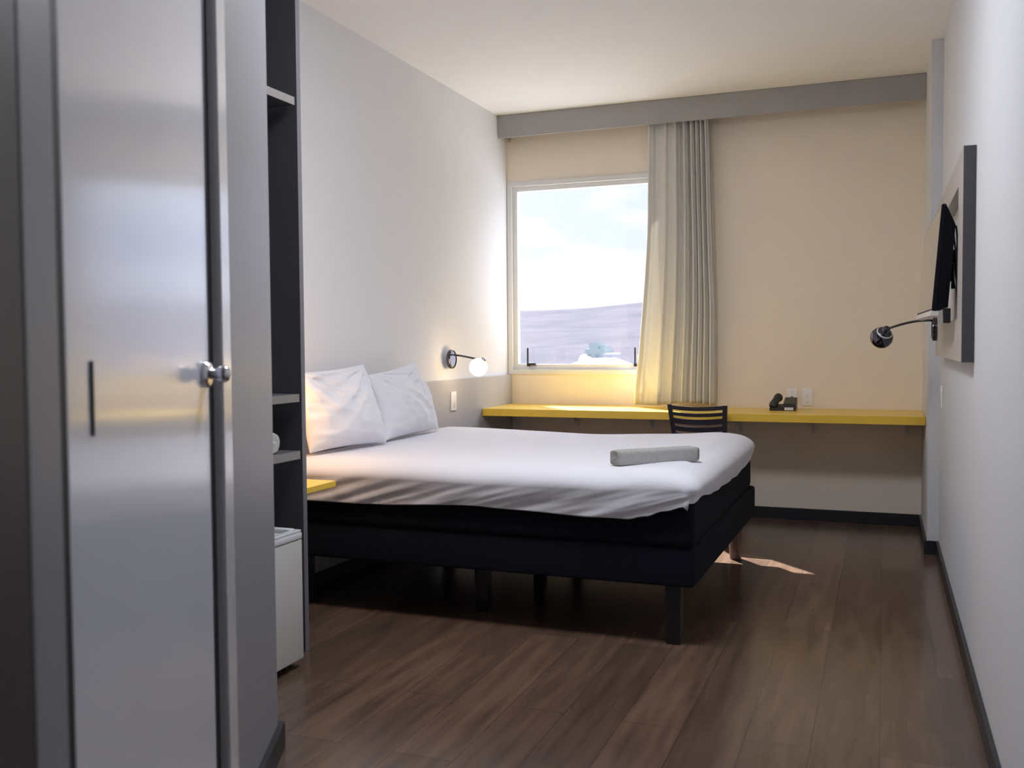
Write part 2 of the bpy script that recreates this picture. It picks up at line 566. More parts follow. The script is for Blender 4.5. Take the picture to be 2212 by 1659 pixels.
for j in range(ny):
    for i in range(nx):
        bm.faces.new((rows[j][i], rows[j][i + 1], rows[j + 1][i + 1], rows[j + 1][i]))
hl = obj('hillside', bm, M['hill'], loc=(0, 40, -20), smooth=True)
tag(hl, 'long hazy lavender hillside on the horizon beyond the window', 'hill')

def house(name, x, y, z0, w, d, h, label, cat, material, roof_h=.0, wins=(), steps=()):
    t = thing(name, label, cat, (x, y, z0))
    bm = B(); box(bm, x - w / 2, x + w / 2, y, y + d, z0, z0 + h, .05)
    obj('wall', bm, material, t)
    for (a, b2, c2, e2) in steps:
        bm = B(); box(bm, x + a, x + b2, y + .5, y + d * .8, z0 + h, z0 + h + e2)
        obj('roof_block', bm, material, t)
    for (a, c2) in wins:
        bm = B(); box(bm, x + a - .5, x + a + .5, y - .06, y + .02, z0 + c2, z0 + c2 + 1.1)
        obj('window', bm, M['pane'], t)
    return t
yb = 220.0
house('apartment_block', -.2920 * yb, yb, -9, 5.0, 8, 9.0, 'pale green flat-roofed block standing below the hill outside', 'building', M['bldg'], wins=((-1.3, 6.6), (0.6, 6.6)), steps=((-1.6, .7, 0, 1.5), (1.2, 2.2, 0, .7)))
house('side_building', -.2730 * yb, yb - 3, -9, 2.6, 7, 7.9, 'low whitish annex at the right of the pale green block', 'building', M['bldg2'], wins=((.4, 6.0),))
t = thing('gabled_house', 'low house with wide white pitched roof in front of the green block', 'building', (-.292 * 150, 150, -14))
bm = B(); box(bm, -.292 * 150 - 5, -.292 * 150 + 4.6, 150, 158, -14, -2.7)
obj('wall', bm, M['bldg2'], t)
bm = B()
xr, yr = -.292 * 150, 149.5
vsx = [bm.verts.new(p) for p in [(xr - 5.4, yr, -2.7), (xr + 5.2, yr, -2.7), (xr + 2.4, yr + 4.5, -1.15), (xr - 2.8, yr + 4.5, -1.3), (xr - 5.4, yr + 9, -2.7), (xr + 5.2, yr + 9, -2.7)]]
for f in ((0, 1, 2, 3), (3, 2, 5, 4), (0, 3, 4), (1, 5, 2), (0, 4, 5, 1)):
    bm.faces.new([vsx[k] for k in f])
bmesh.ops.recalc_face_normals(bm, faces=bm.faces)
obj('roof', bm, mat('white_roof_sheeting', (0.40, 0.40, 0.40), .8), t)

# ------------------------------------------------------------------ valance
va = thing('curtain_valance', 'long grey valance box under the ceiling above the window', 'valance', ((XL + XC) / 2, YV + .09, ZV))
bm = B(); box(bm, XL + .002, XC - .002, YV, YV + .02, ZV, H - .002, .001)
obj('front_board', bm, M['grey_lam'], va)
bm = B(); box(bm, XL + .002, XC - .002, YV + .02, YB - .001, H - .022, H - .002)
obj('top_board', bm, M['grey_lam'], va)
bm = B(); box(bm, XL + .01, XC - .01, YV + .065, YV + .095, H - .04, H - .022, .002)
obj('curtain_rail', bm, M['alu'], va)
bm = B(); box(bm, XL + .002, XL + .03, YV + .02, YB - .001, ZV + .004, H - .022)
obj('end_cap', bm, M['grey_lam'], va)

# ------------------------------------------------------------------ curtain
def curtain():
    bm = B()
    NU, NV = 260, 70
    zt, zb = H - .045, .772
    # ridges (towards the room) and valleys along the cloth, 0..1
    keys = [(0, -.012), (.03, .030), (.085, .018), (.13, -.006), (.22, -.010), (.27, -.004), (.295, .014), (.33, -.008), (.40, -.012), (.44, -.004), (.465, .034), (.50, -.004), (.53, -.022), (.565, -.012), (.60, .034), (.635, .006), (.655, -.030), (.685, -.012),
            (.715, .036), (.745, .010), (.765, -.018), (.79, .030), (.815, .008), (.835, -.022), (.865, .034), (.895, -.004), (.910, -.024), (.94, .036), (.968, .002), (.985, -.020), (1.0, -.004)]
    def dep(u):
        for i in range(len(keys) - 1):
            if keys[i][0] <= u <= keys[i + 1][0]:
                t = (u - keys[i][0]) / (keys[i + 1][0] - keys[i][0])
                t = t * t * (3 - 2 * t)
                return keys[i][1] * (1 - t) + keys[i + 1][1] * t
        return 0
    grid = []
    for j in range(NV + 1):
        v = j / NV
        z = zt + (zb - zt) * v
        x0 = -1.524 - .020 * v - .085 * max(0, (v - .35) / .65) ** 1.5
        x1 = -1.107 + .046 * min(1, v * 1.5)
        row = []
        for i in range(NU + 1):
            u = i / NU
            un = min(1, max(0, u + .010 * noise.noise(Vector((u * 5, v * 2.2, 1.7))) * min(1, v * 3)))
            dd = dep(un) * (1.3 + .18 * noise.noise(Vector((u * 9, v * 2, 5)))) * (1 - .12 * v)
            if un < .45:
                dd += .012 * v * math.sin(un * 26 + 1.2) + .018 * v * v * math.sin(un * 9)
            # wrinkle at the lower left flap
            k = max(0, (v - .75) / .25) * max(0, 1 - un / .22)
            dd += .020 * k * math.sin(un * 45 + v * 14)
            zz = z - (.012 * math.sin(u * 7) if j == NV else 0)
            row.append(bm.verts.new((x0 + (x1 - x0) * u, 6.555 - dd * 1.0, zz)))
        grid.append(row)
    for j in range(NV):
        for i in range(NU):
            bm.faces.new((grid[j][i], grid[j][i + 1], grid[j + 1][i + 1], grid[j + 1][i]))
    bmesh.ops.recalc_face_normals(bm, faces=bm.faces)
    o = obj('curtain', bm, M['curtain'], loc=(-1.33, 6.555, .772), smooth=True)
    s = o.modifiers.new('thickness', 'SOLIDIFY'); s.thickness = .0015
    tag(o, 'gathered off-white curtain hanging at the right of the window', 'curtain')
curtain()

# ------------------------------------------------------------------ desk
dk = thing('wall_desk', 'long yellow wall-to-wall desk shelf under the window', 'desk', (-1.19, 6.37, .70))
bm = B(); box(bm, XL + .032, XC - .002, YD, YB - .001, .699, .750, .002)
obj('desktop', bm, M['yellow'], dk)
for bx in (-2.52, -2.072, -1.517, -.905, -.429, .143):
    bm = B()
    box(bm, bx - .012, bx + .012, YB - .006, YB - .001, .58, .6985, .001)
    box(bm, bx - .012, bx + .012, YB - .36, YB - .006, .6935, .6985, .001)
    v0 = [bm.verts.new(p) for p in [(bx - .002, YB - .006, .60), (bx - .002, YB - .006, .694), (bx - .002, YB - .20, .694), (bx + .002, YB - .006, .60), (bx + .002, YB - .006, .694), (bx + .002, YB - .20, .694)]]
    for f in ((0, 1, 2), (3, 5, 4), (0, 2, 5, 3), (0, 3, 4, 1), (1, 4, 5, 2)): bm.faces.new([v0[k] for k in f])
    obj('bracket', bm, M['bracket'], dk)

# ------------------------------------------------------------------ headboard
bm = B(); box(bm, XL + .001, -2.586, 3.162, YB - .001, .0775, .968, .002)
hb = obj('headboard', bm, M['head'], loc=(-2.6, 4.5, .0775))
tag(hb, 'low grey headboard panel running along the left wall behind the bed', 'headboard')

# ------------------------------------------------------------------ bed
bed = thing('bed', 'double bed with navy black base and mattress under a white sheet', 'bed', (-1.6, 4.5, 0))
bm = B()
for v in box(bm, -2.56, -.672, 3.662, 5.378, .240, .405, .022, 3):
    if v.co.x > -1.6: v.co.x += .034 * .6 * (v.co.y - 3.662) / 1.71
obj('box_base', bm, M['navy'], bed, smooth='auto')
bm = B(); box(bm, -2.56, -.674, 3.652, 5.372, .395, .640, .035, 4)
obj('mattress', bm, M['navy'], bed, smooth='auto')
for lx, ly, br in ((-.765, 3.735, 0), (-1.66, 3.90, 0), (-2.49, 3.75, 0), (-.750, 5.32, 1), (-1.66, 5.31, 0), (-2.49, 5.31, 0), (-1.62, 4.55, 0)):
    bm = B()
    if br: lathe(bm, (lx, ly, 0), (0, 0, 1), [(0, 0), (0, .029), (.01, .032), (.243, .038), (.243, 0)], 24)
    else:
        vv = box(bm, lx - .031, lx + .031, ly - .031, ly + .031, 0, .243, .004)
        for v in vv:
            if v.co.z < .1:
                v.co.x = lx + (v.co.x - lx) * .92; v.co.y = ly + (v.co.y - ly) * .92
    o = obj('leg', bm, M['sunlit_leg'] if br else M['black'], bed, smooth='auto')
    if br: o['label'] = 'round leg, sun bounce painted brown'

# sheet over the mattress: rings of a rounded rectangle that roll over the edge and hang down
def sheet():
    bm = B()
    x0, x1, y0, y1 = -2.575, -.650, 3.612, 5.405
    cx, cyy = (x0 + x1) / 2, (y0 + y1) / 2
    hx, hy = (x1 - x0) / 2, (y1 - y0) / 2
    NP = 420
    def rr(t, inset):
        """point on the outline of a rounded rectangle, t = 0..1 from the near left corner towards the foot"""
        ax, ay = hx - inset, hy - inset
        rc = max(.02, .075 - inset * .3)
        segs = [(2 * (ax - rc), 's', (-ax + rc, -ay), (1, 0)), (rc * PI / 2, 'c', (ax - rc, -ay + rc), -PI / 2), (2 * (ay - rc), 's', (ax, -ay + rc), (0, 1)), (rc * PI / 2, 'c', (ax - rc, ay - rc), 0),
                (2 * (ax - rc), 's', (ax - rc, ay), (-1, 0)), (rc * PI / 2, 'c', (-ax + rc, ay - rc), PI / 2), (2 * (ay - rc), 's', (-ax, ay - rc), (0, -1)), (rc * PI / 2, 'c', (-ax + rc, -ay + rc), PI)]
        L = sum(s[0] for s in segs); d = t * L
        for s in segs:
            if d <= s[0] or s is segs[-1]:
                if s[1] == 's':
                    return Vector((s[2][0] + s[3][0] * d, s[2][1] + s[3][1] * d)), Vector((s[3][1], -s[3][0]))
                a = s[3] + d / rc
                return Vector((s[2][0] + rc * math.cos(a), s[2][1] + rc * math.sin(a))), Vector((math.cos(a), math.sin(a)))
            d -= s[0]
    def hem(p):
        x, y = p.x + cx, p.y + cyy
        if y < y0 + .10 and x < x1 - .05:    # near side
            ks = [(-2.6, .512), (-2.42, .502), (-2.1, .500), (-1.6, .520), (-1.35, .512), (-1.1, .505), (-.93, .505), (-.86, .520), (-.78, .545), (-.70, .566), (-.64, .578)]
            q = x
        elif x > x1 - .16:
            ks = [(3.60, .574), (3.70, .580), (3.78, .585), (4.0, .565), (4.2, .556), (4.5, .545), (4.8, .540), (5.0, .545), (5.2, .56), (5.45, .60)]
            q = y
        else:
            return .53
        for i in range(len(ks) - 1):
            if q <= ks[i + 1][0]:
                t = max(0, min(1, (q - ks[i][0]) / (ks[i + 1][0] - ks[i][0])))
                t = t * t * (3 - 2 * t)
                return ks[i][1] * (1 - t) + ks[i + 1][1] * t
        return ks[-1][1]
    ZT = .690
    def top(x, y):
        z = ZT + .006 * noise.noise(Vector((x * 2.2, y * 2.2, 0)))
        z += .0022 * noise.noise(Vector((x * 3, y * 14, 4)))
        z -= .016 * math.exp(-((x + 1.55) / .55) ** 2) * max(0, (y - 4.3) / 1.1)
        z += .012 * math.exp(-((x + .80) / .14) ** 2)
        return z
    rings = []
    insets = [.86, .75, .62, .50, .40, .32, .26, .21, .17, .14, .115]
    for ins in insets:
        ring_ = []
        for k in range(NP):
            p, n = rr(k / NP, ins)
            x, y = p.x + cx, p.y + cyy
            ring_.append(bm.verts.new((x, y, top(x, y))))
        rings.append(ring_)
    R = .075
    NA, NS = 9, 22
    for a in range(1, NA + NS + 1):
        ring_ = []
        for k in range(NP):
            p, n = rr(k / NP, 0)
            pe, _ = rr(k / NP, .115)
            zt = top(p.x + cx, p.y + cyy)
            zh = hem(p)
            if a <= NA:
                th = a / NA * PI / 2
                q = pe + (p - pe) * (math.sin(th))
                z = zt - R * (1 - math.cos(th)) * .95
                amp = (a / NA) ** 2 * .25
                out = 0
            else:
                f = (a - NA) / NS
                q = p
                zs = zt - R * .95
                z = zs + (zh - zs) * f
                amp = .25 + .75 * min(1, f * 1.6)
                out = -.012 * f
            x, y = q.x + cx, q.y + cyy
            s_ = x if abs(n.y) > abs(n.x) else y
            w = 0
            if n.y < -.5:     # near side: shallow diagonal folds rising to the right
                qq = (z - .60) * 1.0 - (x + 1.6) * .30
                al = (x + 1.6) + (z - .6) * .30
                w = noise.noise(Vector((qq * 34, al * 2.2, 1.0))) * .0075 + noise.noise(Vector((qq * 75, al * 5, 2.0))) * .003
                # short gathers near the night shelf
                g = max(0, 1 - abs(x + 2.25) / .35)
                w += .006 * g * noise.noise(Vector((x * 55, z * 12, 7)))
                w += .012 * noise.noise(Vector((x * 1.7, z * 3, 9)))
            elif n.x > .5:
                w = noise.noise(Vector((y * 3.5 + z * 4, z * 7, 3.0))) * .010
            # pleat at the near foot corner
            if n.x > .12 and n.y < -.12:
                ang = math.atan2(-n.y, n.x)
                w += .016 * math.exp(-((ang - 1.15) / .13) ** 2) - .014 * math.exp(-((ang - .85) / .12) ** 2)
                if a == NA + NS:
                    z -= .022 * math.exp(-((ang - 1.12) / .12) ** 2)
            q = q + n * (w * amp + out)
            ring_.append(bm.verts.new((q.x + cx, q.y + cyy, z + (.003 * noise.noise(Vector((x * 9, y * 9, 0))) if a == NA + NS else 0))))
        rings.append(ring_)
    for i in range(len(rings) - 1):
        for k in range(NP):
            k2 = (k + 1) % NP
            bm.faces.new((rings[i][k], rings[i][k2], rings[i + 1][k2], rings[i + 1][k]))
    bm.faces.new(rings[0])
    # keep the sheet clear of the headboard
    for v in bm.verts:
        v.co.x = max(v.co.x, -2.583)
    bmesh.ops.recalc_face_normals(bm, faces=bm.faces)
    o = obj('bed_sheet', bm, M['sheet'], loc=(-1.6, 4.5, .69), smooth=True)
    s = o.modifiers.new('thickness', 'SOLIDIFY'); s.thickness = .003; s.offset = -1
    tag(o, 'white cotton sheet draped over the mattress with creased near side', 'sheet')
sheet()

# ------------------------------------------------------------------ pillows
def pillow(name, BL, BR, TR, TL, bulge, seed, label):
    BL, BR, TR, TL = map(Vector, (BL, BR, TR, TL))
    nrm = (BR - BL).cross(TL - BL).normalized()
    if nrm.x < 0: nrm = -nrm
    bm = B()
    n = 46
    def P(u, v, side):
        a, b = (u + 1) / 2, (v + 1) / 2
        # edges pulled in between the corners
        uu = u * (1 - .055 * (1 - v ** 2)); vv = v * (1 - .060 * (1 - u ** 2))
        aa, bb = (uu + 1) / 2, (vv + 1) / 2
        p = BL * (1 - aa) * (1 - bb) + BR * aa * (1 - bb) + TR * aa * bb + TL * (1 - aa) * bb
        e = max(0, (1 - u * u)) ** .55 * max(0, (1 - v * v)) ** .55
        belly = 1.12 - .25 * v
        w = 0
        # folds that radiate from the top corners
        for (cu, cv, ph, s) in ((-1, 1, 0, 1), (1, 1, 2.1, 1)):
            du, dv = u - cu, v - cv
            r = math.hypot(du, dv); an = math.atan2(dv, du)
            rg = 1 - abs(noise.noise(Vector((an * 4.5 + seed, r * .6, seed)))) * 3.2
            w += math.exp(-r * 1.0) * .55 * rg
        w += .30 * noise.noise(Vector((u * 1.6 + seed, v * 1.9, seed * 2)))
        w += .12 * noise.noise(Vector((u * 4 + v * 3 + seed, v * 6, seed)))
        t = bulge * e * belly + .050 * w * min(1, e * 2.4)
        return p + nrm * (t if side > 0 else -bulge * .55 * e)
    fr = [[bm.verts.new(P(-1 + 2 * i / n, -1 + 2 * j / n, 1)) for i in range(n + 1)] for j in range(n + 1)]
    bk = [[fr[j][i] if i in (0, n) or j in (0, n) else bm.verts.new(P(-1 + 2 * i / n, -1 + 2 * j / n, -1)) for i in range(n + 1)] for j in range(n + 1)]
    for j in range(n):
        for i in range(n):
            bm.faces.new((fr[j][i], fr[j][i + 1], fr[j + 1][i + 1], fr[j + 1][i]))
            bm.faces.new((bk[j][i], bk[j + 1][i], bk[j + 1][i + 1], bk[j][i + 1]))
    bmesh.ops.recalc_face_normals(bm, faces=bm.faces)
    o = obj(name, bm, M['pillow'], loc=(BL + BR) / 2, smooth=True, sub=1)
    tag(o, label, 'pillow', 'pillows against the headboard')
pillow('pillow', (-2.425, 3.690, .700), (-2.335, 4.262, .697), (-2.515, 4.345, 1.098), (-2.515, 3.66, 1.072), .085, 1.3, 'near white pillow, warm lamplight on its left edge, beside the wardrobe')
pillow('pillow', (-2.370, 4.30, .700), (-2.405, 5.015, .698), (-2.510, 4.905, 1.100), (-2.510, 4.375, 1.040), .075, 4.2, 'far white pillow, creased and standing nearer the lit wall lamp')

# ------------------------------------------------------------------ rolled grey towel on the bed
def roll(bm, A, Bv, ry, rz, seed=0, power=2.6, layers=3):
    A, Bv = Vector(A), Vector(Bv)
    d = (Bv - A).normalized()
    side = Vector((-d.y, d.x, 0)).normalized(); upv = Vector((0, 0, 1))
    seg, n = 56, 26
    rings = []
    for i in range(n + 1):
        f = i / n
        edge = min(f, 1 - f) * n
        k = {0: .88, 1: .975}.get(int(round(edge)), 1.0)
        ring_ = []
        for s in range(seg):
            a = 2 * PI * s / seg
            ca, sa = math.cos(a), math.sin(a)
            m = (abs(ca) ** power + abs(sa) ** power) ** (-1 / power)
            w = 1 + .025 * noise.noise(Vector((ca * 1.5 + seed, sa * 1.5, f * 3)))
            ring_.append(bm.verts.new(A + (Bv - A) * f + side * (ca * m * ry * k * w) + upv * (sa * m * rz * k * w)))
        rings.append(ring_)
    for i in range(n):
        for s in range(seg):
            bm.faces.new((rings[i][s], rings[i][(s + 1) % seg], rings[i + 1][(s + 1) % seg], rings[i + 1][s]))
    # ends: stepped concentric layers that read as wound cloth
    for (ring_, dirn, c) in ((rings[0], 1, A), (rings[-1], -1, Bv)):
        prev = ring_
        for q in range(1, layers * 2 + 1):
            sc_ = 1 - q / (layers * 2 + 1)
            dz = (.006 if q % 2 else 0.0)
            cur = [bm.verts.new(c + d * dirn * dz + (v.co - c) * sc_) for v in ring_]
            for s in range(seg):
                bm.faces.new((prev[s], prev[(s + 1) % seg], cur[(s + 1) % seg], cur[s]))
            prev = cur
        bm.faces.new(prev)
    bmesh.ops.recalc_face_normals(bm, faces=bm.faces)
bm = B(); roll(bm, (-1.022, 3.775, .7245), (-.738, 4.035, .7255), .038, .0315, 1, 5.0)
tw = obj('rolled_towel', bm, M['towel'], loc=(-.89, 3.92, .697), smooth=True)
tag(tw, 'rolled grey towel lying near the foot of the white bed', 'towel')

# ------------------------------------------------------------------ wall lamps
def wall_lamp(P0, sgn, lit, label, bulb='bulb', cat='lamp', globe=None, sock=None, group='round-based wall reading lamps'):
    """P0: centre of the base on its panel; sgn: direction away from the wall along x"""
    P0 = Vector(P0)
    t = thing('wall_lamp', label, cat, P0, group)
    bm = B(); lathe(bm, P0, (sgn, 0, 0), [(0, 0), (0, .060), (.012, .062), (.020, .060), (.023, .054), (.023, .050)], 40)
    base = obj('base', bm, M['dark_chrome'], t, smooth='auto')
    bm = B(); lathe(bm, P0, (sgn, 0, 0), [(.018, 0), (.0195, .050), (.016, .050), (.016, 0)], 40)
    fp = obj('base_plate', bm, M['chrome'], base, smooth='auto')
    S = P0 + Vector(sock); G = P0 + Vector(globe)
    st = P0 + Vector((sgn * .018, 0, .028 if lit else .044))
    bm = B()
    tube(bm, bez(st, st + Vector((sgn * .08, 0, -.006 if lit else .004)), S + Vector((-sgn * .08, 0, .010 if lit else .030)), S, 18), .0062, 14)
    obj('arm', bm, M['dark_chrome'], t, smooth=True)
    ax = (G - S).normalized()
    bm = B(); lathe(bm, S - ax * .016, ax, [(0, 0), (.001, .010), (.006, .016), (.012, .018), (.030, .019), (.034, .0205), (.038, .0205), (.038, 0)], 28)
    obj('socket', bm, M['chrome'] if lit else M['dark_chrome'], t, smooth='auto')
    R = .057
    prof = [(-R * math.cos(a), R * math.sin(a)) for a in [PI * k / 24 for k in range(25)]]
    prof[0] = (-R, 0); prof[-1] = (R, 0)
    if lit:
        bm = B(); lathe(bm, G, ax, prof, 40)
        obj('bulb_globe', bm, M[bulb], t, smooth=True)
    else:
        bm = B(); lathe(bm, G, ax, prof, 40)
        o = obj('bulb_globe', bm, M['dark_chrome'], t, smooth=True)
        o['label'] = 'dark mirrored globe'
        bm = B(); lathe(bm, G, ax, [(-R * .78, R * .63), (-R * .74, R * .69), (-R * .70, R * .72)], 40)
        obj('globe_ring', bm, M['silver'], t, smooth=True)
    return t
wall_lamp((-2.585, 5.562, 1.100), 1, True, 'lit wall lamp with glowing globe between far pillow and window', globe=(.205, -.02, -.050), sock=(.236, -.012, -.005))
wall_lamp((-2.585, 3.40, 1.100), 1, True, 'lit wall lamp above the small yellow night shelf behind wardrobe', 'bulb_strong', globe=(.205, .02, -.050), sock=(.236, .012, -.005))

# ------------------------------------------------------------------ television panel, television, unlit lamp (right wall)
tp = thing('television_surround', 'large grey-brown wall panel with open centre behind the television', 'panel', (.28, 4.6, 1.117))
px0, px1 = .256, XR - .001
bm = B()
def pan(y0, y1, z0, z1): box(bm, px0, px1, y0, y1, z0, z1, .0015)
Y0, Y1, Z0, Z1 = 3.711, 5.484, 1.117, 1.873
HY0, HY1, HZ0, HZ1 = 3.93, 5.20, 1.275, 1.765
pan(Y0, HY0, Z0, Z1); pan(HY1, Y1, Z0, Z1); pan(HY0, HY1, Z0, HZ0); pan(HY0, HY1, HZ1, Z1)
obj('panel_board', bm, M['tv_panel_m'], tp)
bm = B(); box(bm, px0 + .001, px1 + .0, Y0 - .004, Y0 - .0002, Z0, Z1)
e = obj('edge_band', bm, mat('dark_edge_laminate', (0.06, 0.057, 0.065), .5), tp); e['label'] = 'dark grey end edge'

tv = thing('television', 'flat television tilted down on the right wall above the unlit lamp', 'television', (.20, 4.3, 1.30))
# front face corners measured: near top, near bottom, far bottom, far top
NTc, NBc, FBc, FTc = Vector((.206, 4.02, 1.717)), Vector((.174, 4.02, 1.307)), Vector((.145, 4.80, 1.308)), Vector((.180, 4.80, 1.690))
wv = (FBc - NBc).normalized(); hv = (NTc - NBc).normalized(); bk = wv.cross(hv).normalized()
if bk.x < 0: bk = -bk
def slab(bm, corners, d0, d1, inset1=0.0, bev=0.0):
    c = sum(corners, Vector()) / 4
    a = [bm.verts.new(p + bk * d0) for p in corners]
    b2 = [bm.verts.new(p + (c - p).normalized() * inset1 + bk * d1) for p in corners]
    bm.faces.new(a); bm.faces.new(b2[::-1])
    for i in range(4): bm.faces.new((a[i], b2[i], b2[(i + 1) % 4], a[(i + 1) % 4]))
    bmesh.ops.recalc_face_normals(bm, faces=bm.faces)
    if bev: bmesh.ops.bevel(bm, geom=list(bm.edges), offset=bev, segments=2, affect='EDGES')
cs = [NTc, NBc, FBc, FTc]
bm = B(); slab(bm, cs, 0, .016, 0, .002)
body = obj('housing', bm, M['tv_black'], tv, smooth='auto')
bm = B()
fa = [NTc - hv * .004, NBc + hv * .004, FBc + hv * .004, FTc - hv * .004]
ba = [NTc - hv * .075 + wv * .02, NBc + hv * .02 + wv * .01, FBc + hv * .02 - wv * .01, FTc - hv * .075 - wv * .02]
va_ = [bm.verts.new(p + bk * .0155) for p in fa]
vm_ = [bm.verts.new(p + bk * .030) for p in [NTc - hv * .03 + wv * .004, NBc + hv * .006, FBc + hv * .006, FTc - hv * .03 - wv * .004]]
vb_ = [bm.verts.new(p + bk * .056) for p in ba]
bm.faces.new(va_); bm.faces.new(vb_[::-1])
for p_, q_ in ((va_, vm_), (vm_, vb_)):
    for i in range(4): bm.faces.new((p_[i], q_[i], q_[(i + 1) % 4], p_[(i + 1) % 4]))
bmesh.ops.recalc_face_normals(bm, faces=bm.faces)
obj('rear_cover', bm, M['tv_black'], body, smooth='auto')
def inset(cs, l, r, b, t):
    nt_, nb_, fb_, ft_ = cs
    w1_ = (fb_ - nb_).normalized(); h1_ = (nt_ - nb_).normalized()
    return [nt_ + w1_ * l - h1_ * t, nb_ + w1_ * l + h1_ * b, fb_ - w1_ * r + h1_ * b, ft_ - w1_ * r - h1_ * t]
bm = B(); slab(bm, inset(cs, .007, .007, .010, .007), -.0015, .002)
obj('screen', bm, M['screen'], tv)
bm = B(); slab(bm, [NBc + hv * .004, NBc - hv * .018, FBc - hv * .018, FBc + hv * .004], -.004, .028, 0, .002)
o = obj('bottom_strip', bm, M['silver'], tv, smooth='auto'); o['label'] = 'silver lower strip'
bm = B()
mc = sum(cs, Vector()) / 4
box(bm, .236, .262, 4.33, 4.43, 1.44, 1.54, .004)
box(bm, .262, .297, 4.36, 4.40, 1.41, 1.57, .003)
box(bm, .228, .240, 4.28, 4.30, 1.40, 1.58, .002)
box(bm, .228, .240, 4.46, 4.48, 1.40, 1.58, .002)
obj('wall_mount', bm, M['black'], tv)
bm = B(); box(bm, .214, .240, 4.02, 4.06, 1.262, 1.318, .003)
obj('rear_connector', bm, M['black'], tv)
for k, pts in enumerate([((.250, 4.10, 1.62), (.262, 4.02, 1.50), (.262, 4.12, 1.42), (.270, 4.10, 1.36)),
                         ((.252, 4.12, 1.50), (.248, 3.99, 1.44), (.262, 3.98, 1.36), (.275, 4.08, 1.31)),
                         ((.245, 4.14, 1.45), (.270, 4.05, 1.52), (.272, 4.20, 1.60), (.262, 4.12, 1.64))]):
    bm = B(); tube(bm, bez(*pts, 20), .0035, 8)
    obj('cable', bm, M['black'], tv, smooth=True)
wall_lamp((.2555, 5.36, 1.255), -1, False, 'unlit wall lamp with dark globe sticking out below the television', globe=(-.263, .012, -.041), sock=(-.240, -.034, .001))

# ------------------------------------------------------------------ switches and outlets
def plate(name, cx_, cy_, cz_, w, h, axis, label, cat, holes, group=None):
    t = thing(name, label, cat, (cx_, cy_, cz_), group)
    th = .009
    bm = B()
    if axis == 'y': box(bm, cx_ - w / 2, cx_ + w / 2, cy_ - th, cy_ - .0005, cz_ - h / 2, cz_ + h / 2, .003)
    elif axis == '+x': box(bm, cx_ + .0005, cx_ + th, cy_ - w / 2, cy_ + w / 2, cz_ - h / 2, cz_ + h / 2, .003)
    else: box(bm, cx_ - th, cx_ - .0005, cy_ - w / 2, cy_ + w / 2, cz_ - h / 2, cz_ + h / 2, .003)
    obj('face_plate', bm, M['white_plastic'], t, smooth='auto')
    for (nm, dz, ww, hh, m) in holes:
        bm = B()
        if axis == 'y': box(bm, cx_ - ww / 2, cx_ + ww / 2, cy_ - th - .002, cy_ - th + .001, cz_ + dz - hh / 2, cz_ + dz + hh / 2, .0008)
        elif axis == '+x': box(bm, cx_ + th - .001, cx_ + th + .002, cy_ - ww / 2, cy_ + ww / 2, cz_ + dz - hh / 2, cz_ + dz + hh / 2, .0008)
        else: box(bm, cx_ - th - .002, cx_ - th + .001, cy_ - ww / 2, cy_ + ww / 2, cz_ + dz - hh / 2, cz_ + dz + hh / 2, .0008)
        obj(nm, bm, M[m], t)
    return t
plate('wall_outlet', -.568, YB, .826, .066, .112, 'y', 'white outlet plate with a plug, directly behind the telephone', 'outlet', [('socket', -.002, .012, .014, 'socket_dark'), ('rocker', .032, .030, .022, 'white_plastic')], 'outlets above the desk')
plate('wall_outlet', -.468, YB, .826, .068, .114, 'y', 'white outlet plate to the right of the one behind the telephone', 'outlet', [('socket', .008, .012, .016, 'bracket'), ('socket', -.036, .022, .010, 'bracket')], 'outlets above the desk')
plate('light_switch', -2.586, 5.60, .829, .078, .122, '+x', 'white double switch plate on the headboard below the lit lamp', 'switch', [('rocker', .022, .030, .028, 'white_plastic'), ('rocker', -.026, .020, .034, 'silver')])
plate('wall_switch', XR, 5.575, .897, .075, .115, '-x', 'switch plate seen edge-on on the right wall below the television panel', 'switch', [('rocker', 0, .03, .05, 'silver')])

# ------------------------------------------------------------------ telephone
ph = thing('telephone', 'small charcoal desk telephone on the yellow desk before the outlet', 'telephone', (-.62, 6.44, .75))
bm = B()
def wedge(bm, x0, x1, y0, y1, z0, zf, zb, bev=.004):
    v = [bm.verts.new(p) for p in [(x0, y0, z0), (x1, y0, z0), (x1, y1, z0), (x0, y1, z0), (x0, y0, zf), (x1, y0, zf), (x1, y1, zb), (x0, y1, zb)]]
    for f in ((3, 2, 1, 0), (4, 5, 6, 7), (0, 1, 5, 4), (1, 2, 6, 5), (2, 3, 7, 6), (3, 0, 4, 7)): bm.faces.new([v[k] for k in f])
    bmesh.ops.bevel(bm, geom=list(bm.edges), offset=bev, segments=2, affect='EDGES')
wedge(bm, -.600, -.522, 6.38, 6.52, .7505, .795, .832)
obj('body', bm, M['phone'], ph, smooth='auto')
bm = B(); wedge(bm, -.685, -.600, 6.37, 6.47, .7505, .768, .790, .003)
obj('cradle', bm, M['phone'], ph, smooth='auto')
bm = B(); tube(bm, bez((-.668, 6.385, .772), (-.655, 6.40, .800), (-.642, 6.44, .835), (-.632, 6.465, .832), 10), [.022, .027, .028, .026, .024, .023, .024, .026, .028, .029, .025], 14)
obj('handset', bm, M['phone'], ph, smooth='auto')
bm = B(); box(bm, -.590, -.535, 6.365, 6.380, .755, .772, .001)
obj('keypad', bm, M['bracket'], ph)
bm = B()
pts = bez((-.545, 6.52, .775), (-.53, 6.58, .76), (-.56, 6.64, .80), (-.566, 6.648, .826), 16)
tube(bm, pts, .003, 8)
obj('phone_cord', bm, M['phone'], ph, smooth=True)

